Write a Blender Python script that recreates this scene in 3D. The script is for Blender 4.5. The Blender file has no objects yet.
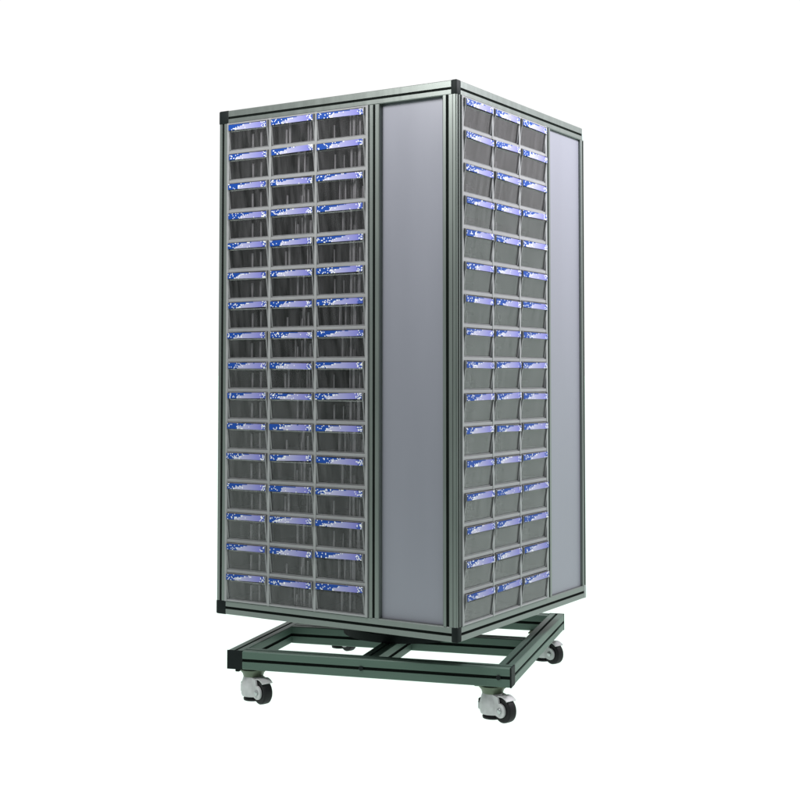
import bpy, bmesh, math, random
from mathutils import Vector, Matrix

random.seed(7)
scene = bpy.context.scene
col = scene.collection
R = math.radians

# ------------------------------------------------------------------ camera
W = 0.797          # width of a cabinet side
H = 1.45           # height of the cabinet body
GZ = 0.220         # cabinet underside above the ground
CAM_Z = 0.6809 + GZ
cam = bpy.data.cameras.new("camera")
cam_o = bpy.data.objects.new("camera", cam)
col.objects.link(cam_o)
cam_o.location = (0.02235, -3.86437, CAM_Z)
cam_o.rotation_euler = (R(90) + 0.0409980, 0, 0)
cam.sensor_width = 36
cam.lens = 1289.26 / 800 * 36
cam.shift_x = (400 - 415.09) / 800
cam.shift_y = (322.84 - 400) / 800
cam.clip_start = 0.05
cam.clip_end = 500
scene.camera = cam_o

# ------------------------------------------------------------------ world: white background behind the cart, darker workshop in front of it
world = bpy.data.worlds.new("World")
scene.world = world
world.use_nodes = True
wn, wl = world.node_tree.nodes, world.node_tree.links
bg = wn["Background"]
tc = wn.new("ShaderNodeTexCoord")
sep = wn.new("ShaderNodeSeparateXYZ")
wl.new(tc.outputs["Generated"], sep.inputs[0])
vert = wn.new("ShaderNodeMapRange")               # below / above the horizon
vert.inputs["From Min"].default_value = 0.0
vert.inputs["From Max"].default_value = 0.8
wl.new(sep.outputs["Z"], vert.inputs["Value"])
ramp = wn.new("ShaderNodeValToRGB")
ramp.color_ramp.elements[0].color = (0.20, 0.215, 0.21, 1)
ramp.color_ramp.elements[1].color = (0.55, 0.56, 0.60, 1)
wl.new(vert.outputs[0], ramp.inputs[0])
back = wn.new("ShaderNodeMapRange")               # added white glow behind the cart, turned right to brighten that side
back.interpolation_type = "SMOOTHSTEP"
back.inputs["From Min"].default_value = -0.30
back.inputs["From Max"].default_value = 0.28
aim = wn.new("ShaderNodeVectorMath")
aim.operation = "DOT_PRODUCT"
aim.inputs[1].default_value = (0.42, 0.907, 0.0)
wl.new(tc.outputs["Generated"], aim.inputs[0])
wl.new(aim.outputs["Value"], back.inputs["Value"])
mixw = wn.new("ShaderNodeMix")
mixw.data_type = "RGBA"
wl.new(back.outputs[0], mixw.inputs[0])
wl.new(ramp.outputs[0], mixw.inputs[6])
mixw.inputs[7].default_value = (1.03, 1.03, 1.03, 1)
under = wn.new("ShaderNodeMath")                  # glow added below the horizon, shining through the translucent floor to wash out shadows
under.operation = "LESS_THAN"
under.inputs[1].default_value = 0.0
wl.new(sep.outputs["Z"], under.inputs[0])
mixu = wn.new("ShaderNodeMix")
mixu.data_type = "RGBA"
wl.new(under.outputs[0], mixu.inputs[0])
wl.new(mixw.outputs[2], mixu.inputs[6])
mixu.inputs[7].default_value = (1.09, 1.28, 1.18, 1)  # green tint put into the glow to colour the lower parts
wl.new(mixu.outputs[2], bg.inputs[0])
bg.inputs[1].default_value = 1.0

# ------------------------------------------------------------------ lamps
def area(name, loc, target, size, power, colour):
    d = bpy.data.lights.new(name, "AREA")
    d.shape = "RECTANGLE"
    d.size, d.size_y = size
    d.energy = power
    d.color = colour
    o = bpy.data.objects.new(name, d)
    col.objects.link(o)
    o.location = loc
    o.rotation_euler = (Vector(target) - Vector(loc)).to_track_quat("-Z", "Y").to_euler()
    return o

area("added_key", (1.42, -0.42, 2.25), (0.3, -0.2, 1.30), (0.5, 0.5), 51, (0.97, 0.95, 1.0))  # added lamp, brightens the right side, most at the top
area("added_fill", (-0.90, -1.30, 2.30), (-0.15, -0.3, 1.3), (0.6, 0.6), 38, (1.0, 0.99, 0.98))  # added lamp for the left side, falling off towards the bottom

scene.view_settings.view_transform = "Standard"
scene.view_settings.look = "None"
scene.view_settings.exposure = 0
scene.view_settings.gamma = 1
scene.cycles.max_bounces = 8
scene.cycles.transparent_max_bounces = 24

# ------------------------------------------------------------------ materials
def new_mat(name):
    m = bpy.data.materials.new(name)
    m.use_nodes = True
    n = m.node_tree.nodes
    return m, n, m.node_tree.links, n["Principled BSDF"]

def simple(name, colour, rough=0.5, metal=0.0, var=0.06, scale=(30, 30, 30), bump=0.0, spec=0.5):
    """Principled with a soft colour and roughness variation in object space."""
    m, n, l, p = new_mat(name)
    t = n.new("ShaderNodeTexCoord")
    mp = n.new("ShaderNodeMapping")
    mp.inputs["Scale"].default_value = scale
    l.new(t.outputs["Object"], mp.inputs[0])
    nz = n.new("ShaderNodeTexNoise")
    nz.inputs["Scale"].default_value = 1.0
    nz.inputs["Detail"].default_value = 5
    l.new(mp.outputs[0], nz.inputs["Vector"])
    r = n.new("ShaderNodeValToRGB")
    r.color_ramp.elements[0].position = 0.25
    r.color_ramp.elements[1].position = 0.75
    r.color_ramp.elements[0].color = tuple(c * (1 - var) for c in colour) + (1,)
    r.color_ramp.elements[1].color = tuple(min(1, c * (1 + var)) for c in colour) + (1,)
    l.new(nz.outputs[0], r.inputs[0])
    l.new(r.outputs[0], p.inputs["Base Color"])
    rr = n.new("ShaderNodeMapRange")
    rr.inputs["To Min"].default_value = max(0.05, rough - 0.08)
    rr.inputs["To Max"].default_value = min(1, rough + 0.08)
    l.new(nz.outputs[0], rr.inputs["Value"])
    l.new(rr.outputs[0], p.inputs["Roughness"])
    p.inputs["Metallic"].default_value = metal
    p.inputs["Specular IOR Level"].default_value = spec
    if bump:
        b = n.new("ShaderNodeBump")
        b.inputs["Strength"].default_value = bump
        b.inputs["Distance"].default_value = 0.002
        l.new(nz.outputs[0], b.inputs["Height"])
        l.new(b.outputs[0], p.inputs["Normal"])
    return m

M = {}
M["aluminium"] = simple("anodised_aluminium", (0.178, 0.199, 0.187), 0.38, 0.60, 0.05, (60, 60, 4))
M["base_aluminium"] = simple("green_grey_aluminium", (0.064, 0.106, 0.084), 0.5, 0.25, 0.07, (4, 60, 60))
M["rubber"] = simple("black_slot_strip", (0.006, 0.008, 0.007), 0.9, 0, 0.1, spec=0.03)
M["black_plastic"] = simple("black_cap_plastic", (0.007, 0.010, 0.010), 0.6, 0, 0.1, spec=0.12)
M["grey_plastic"] = simple("grey_cap_plastic", (0.30, 0.33, 0.32), 0.5, 0, 0.05)
M["panel"] = simple("lilac_grey_sheet", (0.205, 0.208, 0.244), 0.36, 0.10, 0.05, (7, 7, 1.2), spec=0.5)
M["rack"] = simple("light_grey_moulding", (0.245, 0.248, 0.252), 0.34, 0, 0.08, (25, 25, 25))
M["rack_inside"] = simple("dark_rack_shell", (0.06, 0.06, 0.058), 0.6, 0, 0.15)
M["tray"] = simple("smoke_grey_tray", (0.046, 0.044, 0.044), 0.4, 0, 0.2, (40, 40, 40))
M["rib"] = simple("frosted_rib_plastic", (0.42, 0.42, 0.43), 0.5, 0, 0.3)
M["rim"] = simple("pale_clear_edge", (0.15, 0.15, 0.155), 0.3, 0, 0.25, (60, 60, 30))
M["caster_white"] = simple("off_white_caster_paint", (0.42, 0.42, 0.425), 0.42, 0, 0.2, (45, 45, 45), spec=0.5)
M["tyre"] = simple("black_nylon_wheel", (0.006, 0.006, 0.007), 0.5, 0, 0.2, spec=0.2)
M["bracket"] = simple("olive_steel_bracket", (0.10, 0.125, 0.085), 0.45, 0.4, 0.15)
M["steel"] = simple("zinc_bolt", (0.40, 0.42, 0.42), 0.3, 0.8, 0.1)

def clear_mat():
    m = bpy.data.materials.new("smoky_clear_plastic")
    m.use_nodes = True
    n, l = m.node_tree.nodes, m.node_tree.links
    n.clear()
    out = n.new("ShaderNodeOutputMaterial")
    tr = n.new("ShaderNodeBsdfTransparent")
    tr.inputs[0].default_value = (0.81, 0.80, 0.81, 1)
    df = n.new("ShaderNodeBsdfDiffuse")
    t = n.new("ShaderNodeTexCoord")
    oi = n.new("ShaderNodeObjectInfo")
    mp = n.new("ShaderNodeMapping")
    mp.inputs["Scale"].default_value = (70, 20, 9)
    l.new(t.outputs["Object"], mp.inputs[0])
    add = n.new("ShaderNodeVectorMath")
    l.new(mp.outputs[0], add.inputs[0])
    sc = n.new("ShaderNodeVectorMath")
    sc.operation = "SCALE"
    sc.inputs[0].default_value = (53, 17, 31)
    l.new(oi.outputs["Random"], sc.inputs["Scale"])
    l.new(sc.outputs[0], add.inputs[1])
    nz = n.new("ShaderNodeTexNoise")
    nz.inputs["Scale"].default_value = 1
    nz.inputs["Detail"].default_value = 3
    l.new(add.outputs[0], nz.inputs["Vector"])
    cr = n.new("ShaderNodeValToRGB")
    cr.color_ramp.elements[0].color = (0.09, 0.087, 0.091, 1)
    cr.color_ramp.elements[1].color = (0.31, 0.30, 0.315, 1)
    cr.color_ramp.elements[0].position = 0.35
    cr.color_ramp.elements[1].position = 0.7
    l.new(nz.outputs[0], cr.inputs[0])
    l.new(cr.outputs[0], df.inputs[0])
    mx = n.new("ShaderNodeMixShader")
    mx.inputs[0].default_value = 0.105
    l.new(tr.outputs[0], mx.inputs[1])
    l.new(df.outputs[0], mx.inputs[2])
    gl = n.new("ShaderNodeBsdfGlossy")
    gl.inputs["Roughness"].default_value = 0.15
    fr = n.new("ShaderNodeFresnel")
    fr.inputs[0].default_value = 1.45
    mg = n.new("ShaderNodeMixShader")
    half = n.new("ShaderNodeMath")
    half.operation = "MULTIPLY"
    half.inputs[1].default_value = 0.42
    l.new(fr.outputs[0], half.inputs[0])
    l.new(half.outputs[0], mg.inputs[0])
    l.new(mx.outputs[0], mg.inputs[1])
    l.new(gl.outputs[0], mg.inputs[2])
    l.new(mg.outputs[0], out.inputs[0])
    return m
M["clear"] = clear_mat()

LW, LH = 0.142, 0.0160      # label card
def label_mat():
    """Blue print fading to lilac, with small white lettering; every card different."""
    m, n, l, p = new_mat("printed_label")
    p.inputs["Roughness"].default_value = 0.5
    p.inputs["Specular IOR Level"].default_value = 0.3
    t = n.new("ShaderNodeTexCoord")
    oi = n.new("ShaderNodeObjectInfo")
    sep = n.new("ShaderNodeSeparateXYZ")
    l.new(t.outputs["Object"], sep.inputs[0])
    def math_(op, a, b=None, c=None, clamp=False):
        q = n.new("ShaderNodeMath")
        q.operation = op
        q.use_clamp = clamp
        for i, v in enumerate((a, b, c)):
            if v is None:
                continue
            if isinstance(v, (int, float)):
                q.inputs[i].default_value = v
            else:
                l.new(v, q.inputs[i])
        return q.outputs[0]
    CELL = 0.0027
    u = math_("DIVIDE", math_("SNAP", sep.outputs["X"], CELL), LW)
    v = math_("DIVIDE", math_("SNAP", sep.outputs["Z"], CELL), LH)
    rnd = math_("MULTIPLY", oi.outputs["Random"], 97.0)
    comb = n.new("ShaderNodeCombineXYZ")
    l.new(math_("MULTIPLY", u, 7.0), comb.inputs[0])
    l.new(math_("MULTIPLY", v, 2.6), comb.inputs[1])
    l.new(rnd, comb.inputs[2])
    nz = n.new("ShaderNodeTexNoise")
    nz.inputs["Scale"].default_value = 1
    nz.inputs["Detail"].default_value = 3
    l.new(comb.outputs[0], nz.inputs["Vector"])
    nf = math_("SUBTRACT", nz.outputs[0], 0.5)
    # where the blue ends: further right along the top edge
    edge = math_("ADD", math_("MULTIPLY", math_("POWER", v, 2.6), 0.55), 0.24)
    edge = math_("ADD", edge, math_("MULTIPLY", nf, 0.60))
    edge = math_("ADD", edge, math_("MULTIPLY", math_("SUBTRACT", oi.outputs["Random"], 0.5), 0.16))
    blue = math_("LESS_THAN", u, edge)
    tailb = math_("MULTIPLY", math_("GREATER_THAN", math_("ADD", u, math_("MULTIPLY", nf, 0.22)), 0.90), 1.0)
    # lilac gradient printed along the card
    g = n.new("ShaderNodeValToRGB")
    e = g.color_ramp.elements
    e[0].position, e[0].color = 0.22, (0.40, 0.39, 0.50, 1)
    e[1].position, e[1].color = 0.95, (0.13, 0.13, 0.42, 1)
    k = e.new(0.55); k.color = (0.26, 0.26, 0.45, 1)
    l.new(math_("DIVIDE", sep.outputs["X"], LW), g.inputs[0])
    mb = n.new("ShaderNodeMix"); mb.data_type = "RGBA"
    l.new(math_("MAXIMUM", blue, math_("MULTIPLY", tailb, 0.75)), mb.inputs[0])
    l.new(g.outputs[0], mb.inputs[6])
    mb.inputs[7].default_value = (0.001, 0.042, 0.25, 1)
    # white lettering specks, clustered left and at the right end
    wv = n.new("ShaderNodeCombineXYZ")
    l.new(u, wv.inputs[0]); l.new(v, wv.inputs[1]); l.new(rnd, wv.inputs[2])
    wh = n.new("ShaderNodeTexWhiteNoise")
    l.new(wv.outputs[0], wh.inputs["Vector"])
    zone = n.new("ShaderNodeValToRGB")
    zone.color_ramp.interpolation = "LINEAR"
    z = zone.color_ramp.elements
    z[0].position, z[0].color = 0.0, (0.13,) * 3 + (1,)
    z[1].position, z[1].color = 1.0, (0.45,) * 3 + (1,)
    for pos, val in ((0.30, 0.11), (0.45, 0.01), (0.84, 0.0), (0.90, 0.26)):
        q = z.new(pos); q.color = (val,) * 3 + (1,)
    l.new(u, zone.inputs[0])
    speck = math_("LESS_THAN", wh.outputs["Value"], zone.outputs[0])
    nearedge = math_("LESS_THAN", math_("ABSOLUTE", math_("SUBTRACT", u, edge)), 0.012)
    speck = math_("MAXIMUM", speck, math_("MULTIPLY", nearedge, math_("LESS_THAN", u, 0.6)))
    mw = n.new("ShaderNodeMix"); mw.data_type = "RGBA"
    l.new(speck, mw.inputs[0])
    l.new(mb.outputs[2], mw.inputs[6])
    mw.inputs[7].default_value = (0.66, 0.66, 0.66, 1)
    l.new(mw.outputs[2], p.inputs["Base Color"])
    return m
M["label"] = label_mat()

# ------------------------------------------------------------------ mesh helpers
class MB:
    def __init__(self):
        self.bm = bmesh.new()
    def poly(self, pts, faces):
        vs = [self.bm.verts.new(p) for p in pts]
        for f in faces:
            self.bm.faces.new([vs[i] for i in f])
        return vs
    def box(self, lo, hi, bevel=0.0):
        t = bmesh.new()
        bmesh.ops.create_cube(t, size=1)
        lo, hi = Vector(lo), Vector(hi)
        for v in t.verts:
            v.co = Vector(((v.co.x + .5) * (hi.x - lo.x) + lo.x, (v.co.y + .5) * (hi.y - lo.y) + lo.y, (v.co.z + .5) * (hi.z - lo.z) + lo.z))
        if bevel:
            bmesh.ops.bevel(t, geom=list(t.edges), offset=bevel, segments=2, affect="EDGES", profile=0.5)
        self._merge(t)
        return self
    def _merge(self, t, mat=None):
        if mat is not None:
            t.transform(mat)
        me = bpy.data.meshes.new("tmp")
        t.to_mesh(me)
        t.free()
        self.bm.from_mesh(me)
        bpy.data.meshes.remove(me)
    def extrude(self, outline, length, mat=None):
        """outline: list of (a, b) in the local y/z plane, swept along +x."""
        t = bmesh.new()
        n = len(outline)
        A = [t.verts.new((0, a, b)) for a, b in outline]
        B = [t.verts.new((length, a, b)) for a, b in outline]
        for i in range(n):
            j = (i + 1) % n
            t.faces.new((A[i], A[j], B[j], B[i]))
        t.faces.new(A[::-1])
        t.faces.new(B)
        bmesh.ops.recalc_face_normals(t, faces=t.faces)
        self._merge(t, mat)
        return self
    def lathe(self, prof, seg=28, mat=None):
        """prof: (r, z) from bottom to top, closed at both ends."""
        t = bmesh.new()
        rings = []
        for r, z in prof:
            rings.append([t.verts.new((r * math.cos(2 * math.pi * k / seg), r * math.sin(2 * math.pi * k / seg), z)) for k in range(seg)])
        for a, b in zip(rings, rings[1:]):
            for k in range(seg):
                t.faces.new((a[k], a[(k + 1) % seg], b[(k + 1) % seg], b[k]))
        t.faces.new(rings[0][::-1])
        t.faces.new(rings[-1])
        bmesh.ops.recalc_face_normals(t, faces=t.faces)
        self._merge(t, mat)
        return self
    def build(self, name, mat, parent=None, smooth=False):
        me = bpy.data.meshes.new(name)
        bmesh.ops.recalc_face_normals(self.bm, faces=self.bm.faces)
        self.bm.to_mesh(me)
        self.bm.free()
        me.materials.append(mat)
        if smooth:
            for p in me.polygons:
                p.use_smooth = True
            try:
                me.set_sharp_from_angle(angle=R(38))
            except Exception:
                pass
        o = bpy.data.objects.new(name, me)
        col.objects.link(o)
        o.parent = parent
        return o

def empty(name, loc, rz, label, cat):
    o = bpy.data.objects.new(name, None)
    col.objects.link(o)
    o.location = loc
    o.rotation_euler = (0, 0, rz)
    o.empty_display_size = 0.1
    o["label"] = label
    o["category"] = cat
    return o

def place(o, rz, loc=(0, 0, 0)):
    o.rotation_euler = (0, 0, rz)
    o.location = Matrix.Rotation(rz, 3, "Z") @ Vector(loc)
    return o

def slot_outline(w, h, slots, c=0.0018, d=0.008):
    """Rectangle w x h (corner at 0,0) with chamfered corners and slots. slots: dict side -> list of (a, b); sides: bottom, right, top, left; a<b measured along +y or +z."""
    P = []
    P.append((c, 0))
    for a, b in sorted(slots.get("bottom", [])):
        P += [(a, 0), (a, d), (b, d), (b, 0)]
    P += [(w - c, 0), (w, c)]
    for a, b in sorted(slots.get("right", [])):
        P += [(w, a), (w - d, a), (w - d, b), (w, b)]
    P += [(w, h - c), (w - c, h)]
    for a, b in sorted(slots.get("top", []), reverse=True):
        P += [(b, h), (b, h - d), (a, h - d), (a, h)]
    P += [(c, h), (0, h - c)]
    for a, b in sorted(slots.get("left", []), reverse=True):
        P += [(0, b), (d, b), (d, a), (0, a)]
    P += [(0, c)]
    return P

# ------------------------------------------------------------------ ground
def shadowless_floor_mat():  # added translucent sheet; glow from below keeps it white without cast shadows
    m = bpy.data.materials.new("translucent_shadowless_floor")
    m.use_nodes = True
    n, l = m.node_tree.nodes, m.node_tree.links
    n.clear()
    out = n.new("ShaderNodeOutputMaterial")
    a = n.new("ShaderNodeBsdfTranslucent")
    a.inputs[0].default_value = (1.0, 1.0, 1.0, 1)
    b = n.new("ShaderNodeBsdfDiffuse")
    b.inputs[0].default_value = (0.8, 0.85, 0.82, 1)
    mx = n.new("ShaderNodeMixShader")
    mx.inputs[0].default_value = 0.06
    l.new(a.outputs[0], mx.inputs[1])
    l.new(b.outputs[0], mx.inputs[2])
    l.new(mx.outputs[0], out.inputs[0])
    return m
FRONT = -1.55
g = MB()
g.poly([(-60, FRONT, 0), (60, FRONT, 0), (60, 90, 0), (-60, 90, 0)], [(0, 1, 2, 3)])
ground = g.build("floor", shadowless_floor_mat())
ground["kind"] = "structure"
g = MB()
g.poly([(-60, -40, -0.004), (60, -40, -0.004), (60, FRONT, -0.004), (-60, FRONT, -0.004)], [(0, 1, 2, 3)])
ground = g.build("workshop_floor", simple("green_floor_paint", (0.07, 0.15, 0.10), 0.6, 0, 0.08, (2, 2, 2), spec=0.3))
ground["kind"] = "structure"

# ------------------------------------------------------------------ cabinet
cab = empty("storage_cabinet", (0, 0, GZ), -0.552209,
            "tall square revolving aluminium framed cabinet with columns of clear labelled drawers and lilac grey panels", "cabinet")
HW = W / 2
RAIL = 0.038
Y0 = -HW                 # outer plane of a side, in that side's own axes: x along the side, -y outwards

def s2x(s):
    return s - HW

for k in range(4):
    rz = k * math.pi / 2
    capL = 0.035 if k in (0,) else 0.022
    capR = {0: 0.018, 1: 0.013}.get(k, 0.035)
    # --- top and bottom rails with one slot outside
    for z0, nm, ga, gb in ((H - RAIL, "top_rail", 0.0130, 0.0200), (0.0, "bottom_rail", 0.0150, 0.0225)):
        x0, x1 = s2x(capL - 0.001), s2x(W - capR + 0.001)
        out = slot_outline(0.034, RAIL, {"left": [(ga, gb)]}, d=0.007)
        m = MB().extrude(out, x1 - x0, Matrix.Translation((x0, Y0, z0)))
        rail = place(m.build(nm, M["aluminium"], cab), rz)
        st = MB().box((x0 + 0.001, Y0 + 0.0022, z0 + ga + 0.0002), (x1 - 0.001, Y0 + 0.0068, z0 + gb - 0.0002)).build("slot_strip", M["rubber"], rail)
    # --- corner caps at the left end of this side
    for z0 in (H - RAIL - 0.001, -0.001):
        dark = k in (0, 1)
        a = 0.035 if k == 0 else 0.022      # along this side
        b = {1: 0.018, 2: 0.013}.get(k, 0.035)      # along the side before
        m = MB().box((s2x(0) - 0.0012, Y0 - 0.0012, z0), (s2x(a), Y0 + b, z0 + RAIL + 0.002), 0.004)
        cap = place(m.build("corner_cap", M["black_plastic"] if dark else M["grey_plastic"], cab, True), rz)
        cap["label"] = "black moulded corner cap" if dark else "grey moulded corner cap"
    # --- corner post at the left end of this side (seen on this side and on the one before)
    own = {0: (0.0112, 0.0190), 1: (0.0020, 0.0110)}.get(k, (0.0112, 0.0190))
    oth = {1: (0.0240, 0.0330), 2: (0.0045, 0.0125)}.get(k, (0.0112, 0.0190))
    wid = 0.034 if k != 1 else 0.020
    dep = {1: 0.045, 2: 0.022}.get(k, 0.037)
    # outline in (x along side, y inwards) then swept up
    out = slot_outline(wid, dep, {"bottom": [own], "left": [oth] + ([(0.0118, 0.0134)] if k == 1 else [])}, c=0.0022 if k != 1 else 0.004, d=0.006)
    if k == 1:   # seam between the edge bead and the post, on the side before
        pass
    zmat = Matrix(((0, 1, 0, s2x(0)), (0, 0, 1, Y0), (1, 0, 0, RAIL - 0.0005), (0, 0, 0, 1)))
    m = MB().extrude(out, H - 2 * RAIL + 0.001, zmat)
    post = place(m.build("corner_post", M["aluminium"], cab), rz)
    m = MB().box((s2x(own[0]) + 0.0002, Y0 + 0.0020, RAIL), (s2x(own[1]) - 0.0002, Y0 + 0.0058, H - RAIL))
    m.box((s2x(0) + 0.0020, Y0 + oth[0] + 0.0002, RAIL), (s2x(0) + 0.0058, Y0 + oth[1] - 0.0002, H - RAIL))
    m.build("slot_strip", M["rubber"], post)

# --- top and bottom boards, plain boards on the two far sides
inner = HW - 0.034
MB().box((-inner, -inner, H - 0.020), (inner, inner, H - 0.012)).build("top_board", M["panel"], cab)
MB().box((-inner, -inner, 0.006), (inner, inner, 0.014)).build("bottom_board", M["rack_inside"], cab)
for k in (2, 3):
    place(MB().box((-inner, Y0 + 0.012, RAIL), (inner, Y0 + 0.018, H - RAIL)).build("back_board", M["panel"], cab), k * math.pi / 2)

# --- layout of one drawer side
S_RACK0, S_RACK1 = 0.0325, 0.5235
DIV = [0.0325, 0.1900, 0.3500, 0.5235]      # rack divider lines, as read along the side
ROWS = 16
Z_RACK0, Z_RACK1 = RAIL, H - RAIL
PITCH = (Z_RACK1 - Z_RACK0) / ROWS
TH = 0.0030                                  # half thickness of dividers
COLS = [(0.0390, 0.1858), (0.1942, 0.3458), (0.3542, 0.5150)]

def rack_parts(k):
    rz = k * math.pi / 2
    s0 = S_RACK0 if k == 0 else 0.0205
    cols = [(s0 + 0.0085, 0.1858), COLS[1], COLS[2]]
    yF = Y0 - 0.0045
    m = MB()
    # stiles between the columns
    xs = [(s0, cols[0][0]), (cols[0][1], cols[1][0]), (cols[1][1], cols[2][0]), (cols[2][1], S_RACK1)]
    for a, b in xs:
        m.box((s2x(a), yF, Z_RACK0), (s2x(b), yF + 0.012, Z_RACK1), 0.0008)
    for r in range(ROWS + 1):
        z = Z_RACK0 + r * PITCH
        z0, z1 = z - 0.0044, z + 0.0044
        if r == 0:
            z0 = Z_RACK0 + 0.0004
            z1 = z0 + 0.005
        if r == ROWS:
            z1 = Z_RACK1 - 0.0004
            z0 = z1 - 0.005
        for a, b in cols:
            m.box((s2x(a) - 0.0004, yF + 0.0010, z0), (s2x(b) + 0.0004, yF + 0.0115, z1), 0.0008)
    place(m.build("drawer_rack", M["rack"], cab), rz)
    m = MB()
    yB = yF + 0.20
    m.box((s2x(s0) + 0.004, yB, Z_RACK0), (s2x(S_RACK1), yB + 0.004, Z_RACK1))
    for a, b in xs:
        c = (a + b) / 2
        m.box((s2x(c) - 0.0015, yF + 0.0125, Z_RACK0), (s2x(c) + 0.0015, yB, Z_RACK1))
    for r in range(ROWS + 1):
        z = min(max(Z_RACK0 + r * PITCH, Z_RACK0 + 0.002), Z_RACK1 - 0.002)
        for (a, b), (c, d) in zip(xs, xs[1:]):
            m.box((s2x((a + b) / 2) + 0.0016, yF + 0.0125, z - 0.0015), (s2x((c + d) / 2) - 0.0016, yB - 0.0002, z + 0.0015))
    place(m.build("rack_shell", M["rack_inside"], cab), rz)
    return cols

# --- one mesh set per column width and kind of filling
FH = PITCH - 0.0098            # height of a drawer front
OUT = 0.0108                   # how far the label lip stands out
def front_profile():
    # (y, z) of the outer skin, bottom to top; y negative is outwards
    return [(-0.0005, 0.0), (-0.0020, 0.004), (-0.0042, 0.022), (-0.0072, 0.044), (-0.0085, 0.0530), (-OUT, 0.0560), (-OUT, FH - 0.002), (-OUT + 0.002, FH)]

def front_mesh(w):
    P = front_profile()
    t = 0.0018
    m = MB()
    for x0, x1 in ((0.0043, w - 0.0043),):
        pts, fs = [], []
        n = len(P)
        for y, z in P:
            pts += [(x0, y, z), (x1, y, z), (x0, y + t, z), (x1, y + t, z)]
        for i in range(n - 1):
            a, b = 4 * i, 4 * (i + 1)
            fs += [(a, a + 1, b + 1, b), (a + 2, b + 2, b + 3, a + 3), (a, b, b + 2, a + 2), (a + 1, a + 3, b + 3, b + 1)]
        fs += [(0, 2, 3, 1), (4 * n - 4, 4 * n - 3, 4 * n - 1, 4 * n - 2)]
        m.poly(pts, fs)
    return m

def tray_mesh(w, kind, rng):
    """Side cheeks, floor, back and inner ribs of the bin."""
    m = MB()
    P = front_profile()
    e = 0.0022
    for x in (0.0, w - e):            # cheeks closing the leaning front, running back as the bin's sides
        pts = [(x, y + 0.0088, z) for y, z in P] + [(x, 0.15, FH - 0.006), (x, 0.15, 0.0)]
        n = len(pts)
        pts += [(x + e, y, z) for _, y, z in pts]
        fs = [tuple(range(n)), tuple(range(2 * n - 1, n - 1, -1))]
        fs += [(i, n + i, n + (i + 1) % n, (i + 1) % n) for i in range(n)]
        m.poly(pts, fs)
    m.box((e, 0.004, 0.0004), (w - e, 0.15, 0.0024))
    m.box((e, 0.148, 0.0024), (w - e, 0.15, FH - 0.008))
    if kind == 0:
        ribs = [(0.53, 0.58, 0.008), (0.74, 0.62, 0.008)]
    elif kind == 3:
        ribs = [(rng.uniform(0.08, 0.16), 0.5, 0.012), (rng.uniform(0.6, 0.9), 0.5, 0.045)]
    elif kind == 4:
        ribs = [(rng.uniform(0.25, 0.4), 0.45, 0.05)]
    else:
        ribs = [(rng.uniform(0.28, 0.95), (rng.uniform(0.3, 0.9) if rng.random() < 0.35 else 0.84), rng.choice((0.006, 0.012, 0.025, 0.045, 0.07))) for _ in range(10 if kind == 1 else 13)]
    q = MB()
    for fx, fh, y in ribs:
        x = fx * w
        hw = 0.0028 if kind == 0 else rng.uniform(0.0010, 0.0032)
        q.box((x - hw, y, 0.0025), (x + hw, y + 0.003, FH * fh))
    if kind in (3, 4):                # divider lying across the bin
        zz = rng.uniform(0.016, 0.03)
        m.box((e, 0.05, zz), (w - e, 0.053, zz + 0.006))
    return m, q

def rim_mesh(w):
    """Thicker moulded edges down both sides of a drawer front."""
    m = MB()
    P = front_profile()
    for x0, x1 in ((0.0, 0.0042), (w - 0.0042, w)):
        pts, fs = [], []
        n = len(P)
        for y, z in P:
            pts += [(x0, y - 0.0010, z), (x1, y - 0.0010, z), (x0, y + 0.0085, z), (x1, y + 0.0085, z)]
        for i in range(n - 1):
            a, b = 4 * i, 4 * (i + 1)
            fs += [(a, a + 1, b + 1, b), (a + 2, b + 2, b + 3, a + 3), (a, b, b + 2, a + 2), (a + 1, a + 3, b + 3, b + 1)]
        fs += [(0, 2, 3, 1), (4 * n - 4, 4 * n - 3, 4 * n - 1, 4 * n - 2)]
        m.poly(pts, fs)
    m.box((0.0042, P[0][0] - 0.0012, 0.0), (w - 0.0042, P[0][0] - 0.0002, 0.0030))
    return m

def label_mesh():
    m = MB()
    n = 10
    pts, fs = [], []
    for i in range(n + 1):
        x = LW * i / n
        bow = -0.0006 * math.sin(math.pi * i / n)
        pts += [(x, bow, 0), (x, bow, LH), (x, bow + 0.0007, 0), (x, bow + 0.0007, LH)]
    for i in range(n):
        a, b = 4 * i, 4 * i + 4
        fs += [(a, b, b + 1, a + 1), (a + 2, a + 3, b + 3, b + 2), (a, a + 2, b + 2, b), (a + 1, b + 1, b + 3, a + 3)]
    fs += [(0, 1, 3, 2), (4 * n, 4 * n + 2, 4 * n + 3, 4 * n + 1)]
    m.poly(pts, fs)
    return m

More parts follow.
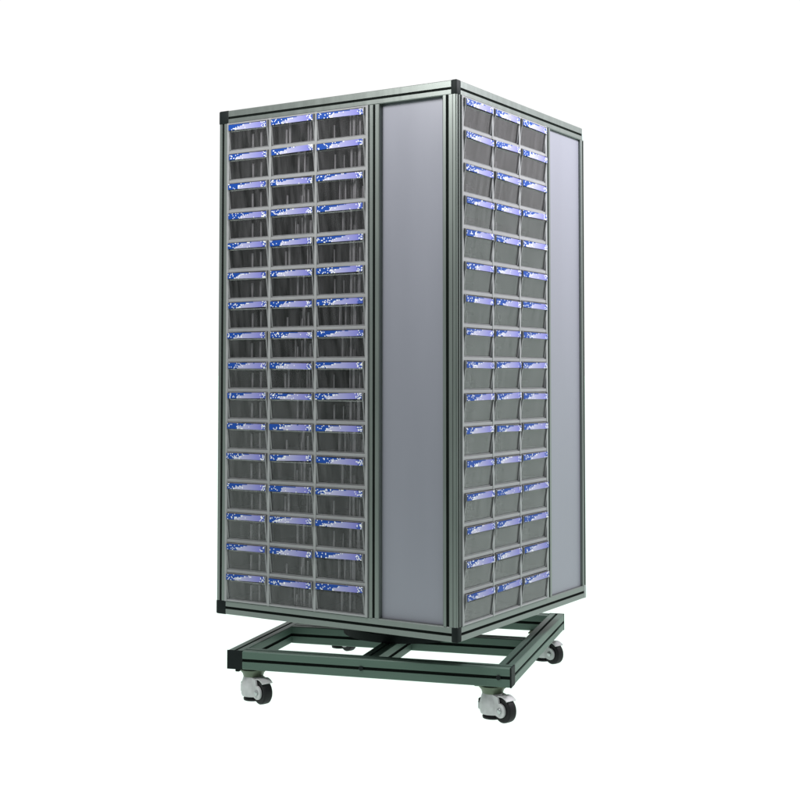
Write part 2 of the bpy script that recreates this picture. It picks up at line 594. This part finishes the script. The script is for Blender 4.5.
label_me = None
cache = {}
rng = random.Random(11)
for k in (0, 1):
    rz = k * math.pi / 2
    cols = rack_parts(k)
    for c, (a, b) in enumerate(cols):
        w = (b - a) - 0.0016
        for r in range(ROWS):
            if k == 0:
                kind = (0, 1, 2)[c]
            else:
                kind = 3 if c < 2 else 4
            var = 0 if kind == 0 else (r * 7 + c * 3) % 4
            key = (k, c, kind, var)
            if key not in cache:
                tm, qm = tray_mesh(w, kind, rng)
                tr = tm.build("drawer", M["tray"], cab)
                qm.build("divider_rib", M["rib"], tr)
                fr = front_mesh(w).build("drawer_front", M["clear"], tr)
                rim_mesh(w).build("front_rim", M["rim"], tr)
                cache[key] = tr
            else:
                t0 = cache[key]
                tr = t0.copy(); col.objects.link(tr); tr.parent = cab
                for ch in t0.children:
                    if not ch.name.startswith("label_card"):
                        d = ch.copy(); col.objects.link(d); d.parent = tr
            z = Z_RACK0 + r * PITCH + 0.0050
            out = rng.uniform(-0.0012, 0.0012)
            place(tr, rz + rng.uniform(-0.003, 0.003), (s2x(a) + 0.0008, Y0 + 0.002 + out, z))
            tr.rotation_euler.z = rz + rng.uniform(-0.006, 0.006)
            if label_me is None:
                lb = label_mesh().build("label_card", M["label"], tr)
                label_me = lb
            else:
                lb = label_me.copy(); col.objects.link(lb); lb.parent = tr
            lb.scale.x = (w - 0.006) / LW
            lb.location = (0.003 + rng.uniform(-0.0015, 0.0015), -OUT - 0.0022, FH - 0.0025 - LH)
            lb.rotation_euler = (0, max(-0.022, min(0.022, rng.gauss(0, 0.014))), 0)

# --- middle post and lilac panel on both drawer sides
for k in (0, 1):
    rz = k * math.pi / 2
    out = slot_outline(0.0325, 0.034, {"bottom": [(0.0120, 0.0200)]}, d=0.006)
    zmat = Matrix(((0, 1, 0, s2x(0.5245)), (0, 0, 1, Y0), (1, 0, 0, RAIL), (0, 0, 0, 1)))
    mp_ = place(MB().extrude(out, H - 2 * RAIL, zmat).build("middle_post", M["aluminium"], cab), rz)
    MB().box((s2x(0.5245 + 0.0122), Y0 + 0.0020, RAIL), (s2x(0.5245 + 0.0198), Y0 + 0.0058, H - RAIL)).build("slot_strip", M["rubber"], mp_)
    rec = 0.0155 if k == 0 else 0.0085
    p1 = 0.7510 if k == 0 else 0.7745
    place(MB().box((s2x(0.5575), Y0 + rec, RAIL + 0.0005), (s2x(p1), Y0 + rec + 0.004, H - RAIL - 0.0005)).build("side_panel", M["panel"], cab), rz)

# ------------------------------------------------------------------ wheeled base
base = empty("wheeled_base", (0, 0, 0), R(-16.3),
             "low square green grey aluminium profile trolley with four casters carrying the cabinet", "trolley")
ZT, ZB = GZ - 0.076, GZ - 0.126
PW = 0.045
HB = 0.40
def base_bar(name, length, rz, loc, cap=True):
    h = ZT - ZB
    mid = h / 2
    sl = {"left": [(mid - 0.0042, mid + 0.0042)], "right": [(mid - 0.0042, mid + 0.0042)],
          "top": [(PW / 2 - 0.0042, PW / 2 + 0.0042)], "bottom": [(PW / 2 - 0.0042, PW / 2 + 0.0042)]}
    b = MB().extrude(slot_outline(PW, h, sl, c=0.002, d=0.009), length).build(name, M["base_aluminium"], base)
    b.location = (loc[0], loc[1], ZB)
    b.rotation_euler = (0, 0, rz)
    s = MB()
    q = 0.0038
    s.box((0.001, 0.0030, mid - q), (length - 0.001, 0.0085, mid + q))
    s.box((0.001, PW - 0.0085, mid - q), (length - 0.001, PW - 0.0030, mid + q))
    s.box((0.001, PW / 2 - q, h - 0.0085), (length - 0.001, PW / 2 + q, h - 0.0030))
    s.build("slot_strip", M["rubber"], b)
    if cap:
        e = MB().box((length + 0.0002, -0.0008, -0.0008), (length + 0.0045, PW + 0.0008, h + 0.0008), 0.0012).build("end_cap", M["black_plastic"], b)
    return b
# four outer bars set like a pinwheel: each shows its capped end at one corner
L = 2 * HB - PW - 0.0045
c0 = HB - PW
for k in range(4):
    rz = k * math.pi / 2
    mtx = Matrix.Rotation(rz, 3, "Z")
    p = mtx @ Vector((-HB + PW, -HB, 0))
    bar = base_bar("outer_bar", L, rz, p)
    if k == 0:
        for x in (0.345, L - 0.030):
            bolt = MB().lathe([(0.0062, 0.0), (0.0062, 0.003), (0.004, 0.0045)], 14, Matrix.Translation((x, -0.0002, (ZT - ZB) / 2)) @ Matrix.Rotation(R(90), 4, "X")).build("bolt", M["black_plastic"], bar, True)
base_bar("cross_bar", 2 * c0 - 0.0002, 0, (-c0 + 0.0001, -0.0345, 0), False)
base_bar("cross_bar", c0 - 0.0345 - 0.0002, R(90), (PW / 2, -c0 + 0.0001, 0), False)
base_bar("cross_bar", c0 - 0.0105 - 0.0002, R(90), (PW / 2, 0.0106, 0), False)
# small stop under the front left end
MB().box((-HB + 0.022, -HB + 0.004, ZB - 0.008), (-HB + 0.034, -HB + 0.016, ZB - 0.0002), 0.002).build("corner_stop", M["black_plastic"], base)
# turntable bearing between trolley and cabinet
MB().lathe([(0.19, ZT + 0.0002), (0.19, ZT + 0.024), (0.14, ZT + 0.028), (0.14, ZT + 0.046), (0.22, ZT + 0.050), (0.22, GZ - 0.0005)], 40).build("turntable", M["black_plastic"], base, True)

# --- levelling casters
def make_caster():
    TOP = ZB                        # origin on the ground below the stem
    ax = math.atan2(-0.565, 0.825)  # travel direction of the wheel, in base axes
    m = MB()
    # housing: rounded drum with a skirt
    m.lathe([(0.022, 0.015), (0.0315, 0.017), (0.0335, 0.023), (0.0335, 0.048), (0.0295, 0.062), (0.0270, 0.070), (0.024, 0.076)], 32)
    # fork cheeks either side of the wheel and the fender over it
    rot = Matrix.Rotation(ax, 4, "Z")
    for yy in (-0.0195, 0.0145):
        t = bmesh.new()
        prof = []
        for i in range(15):
            an = R(-100 + i * 200 / 14)
            prof.append((0.047 + 0.0185 * math.cos(an), 0.033 + 0.0185 * math.sin(an)))
        prof += [(0.040, 0.066), (0.018, 0.070), (0.012, 0.024)]
        A = [t.verts.new((x, yy, z)) for x, z in prof]
        B = [t.verts.new((x, yy + 0.005, z)) for x, z in prof]
        n = len(prof)
        for i in range(n):
            t.faces.new((A[i], A[(i + 1) % n], B[(i + 1) % n], B[i]))
        t.faces.new(A); t.faces.new(B)
        bmesh.ops.recalc_face_normals(t, faces=t.faces)
        m._merge(t, rot)
    t = bmesh.new()
    outer, inn = [], []
    for i in range(13):
        an = R(48 + i * 105 / 12)
        outer.append((0.047 + 0.0372 * math.cos(an), 0.033 + 0.0372 * math.sin(an)))
        inn.append((0.047 + 0.0345 * math.cos(an), 0.033 + 0.0345 * math.sin(an)))
    prof = outer + inn[::-1]
    A = [t.verts.new((x, -0.0165, z)) for x, z in prof]
    B = [t.verts.new((x, 0.0165, z)) for x, z in prof]
    n = len(prof)
    for i in range(n):
        t.faces.new((A[i], A[(i + 1) % n], B[(i + 1) % n], B[i]))
    for Q in (A, B):
        h = len(outer)
        for i in range(h - 1):
            t.faces.new((Q[i], Q[i + 1], Q[n - 2 - i], Q[n - 1 - i]))
    bmesh.ops.recalc_face_normals(t, faces=t.faces)
    m._merge(t, rot)
    c = m.build("caster", M["caster_white"], base, True)
    # mounting plate and stem
    m = MB().box((-0.042, -0.030, TOP - 0.0045), (0.042, 0.030, TOP - 0.0003), 0.001)
    m.lathe([(0.0275, 0.0695), (0.030, 0.078), (0.037, 0.086), (0.038, TOP - 0.0047)], 28)
    m.build("mounting_plate", M["bracket"], c, True)
    # wheel
    wm = rot @ Matrix.Translation((0.047, 0, 0.033)) @ Matrix.Rotation(R(90), 4, "X")
    w = MB().lathe([(0.014, -0.0135), (0.029, -0.0135), (0.0325, -0.010), (0.033, -0.004), (0.033, 0.004), (0.0325, 0.010), (0.029, 0.0135), (0.014, 0.0135)], 40, wm).build("wheel", M["tyre"], c, True)
    MB().lathe([(0.0075, 0.0197), (0.0075, 0.0225), (0.0055, 0.0245), (0.003, 0.0250)], 18, wm).build("axle_bolt", M["steel"], c, True)
    # levelling foot and thumb dial
    MB().lathe([(0.021, 0.0035), (0.0265, 0.0045), (0.0275, 0.009), (0.024, 0.0155)], 32).build("foot_pad", M["tyre"], c, True)
    dm = Matrix.Rotation(ax + math.pi, 4, "Z") @ Matrix.Translation((0.024, 0, 0.033)) 
    d = MB().lathe([(0.020, -0.0105), (0.0225, -0.008), (0.0225, 0.008), (0.020, 0.0105)], 28, dm).build("thumb_dial", M["caster_white"], c, True)
    MB().lathe([(0.0215, 0.0107), (0.0215, 0.0150), (0.018, 0.0175)], 28, dm).build("dial_ring", M["tyre"], c, True)
    return c

first = make_caster()
kids = list(first.children)
for i, (x, y) in enumerate(((-0.34, -0.357), (0.34, -0.357), (0.34, 0.357), (-0.34, 0.357))):
    if i == 0:
        c = first
    else:
        c = first.copy(); col.objects.link(c); c.parent = base
        for kd in kids:
            d = kd.copy(); col.objects.link(d); d.parent = c
    c.location = (x, y, 0)
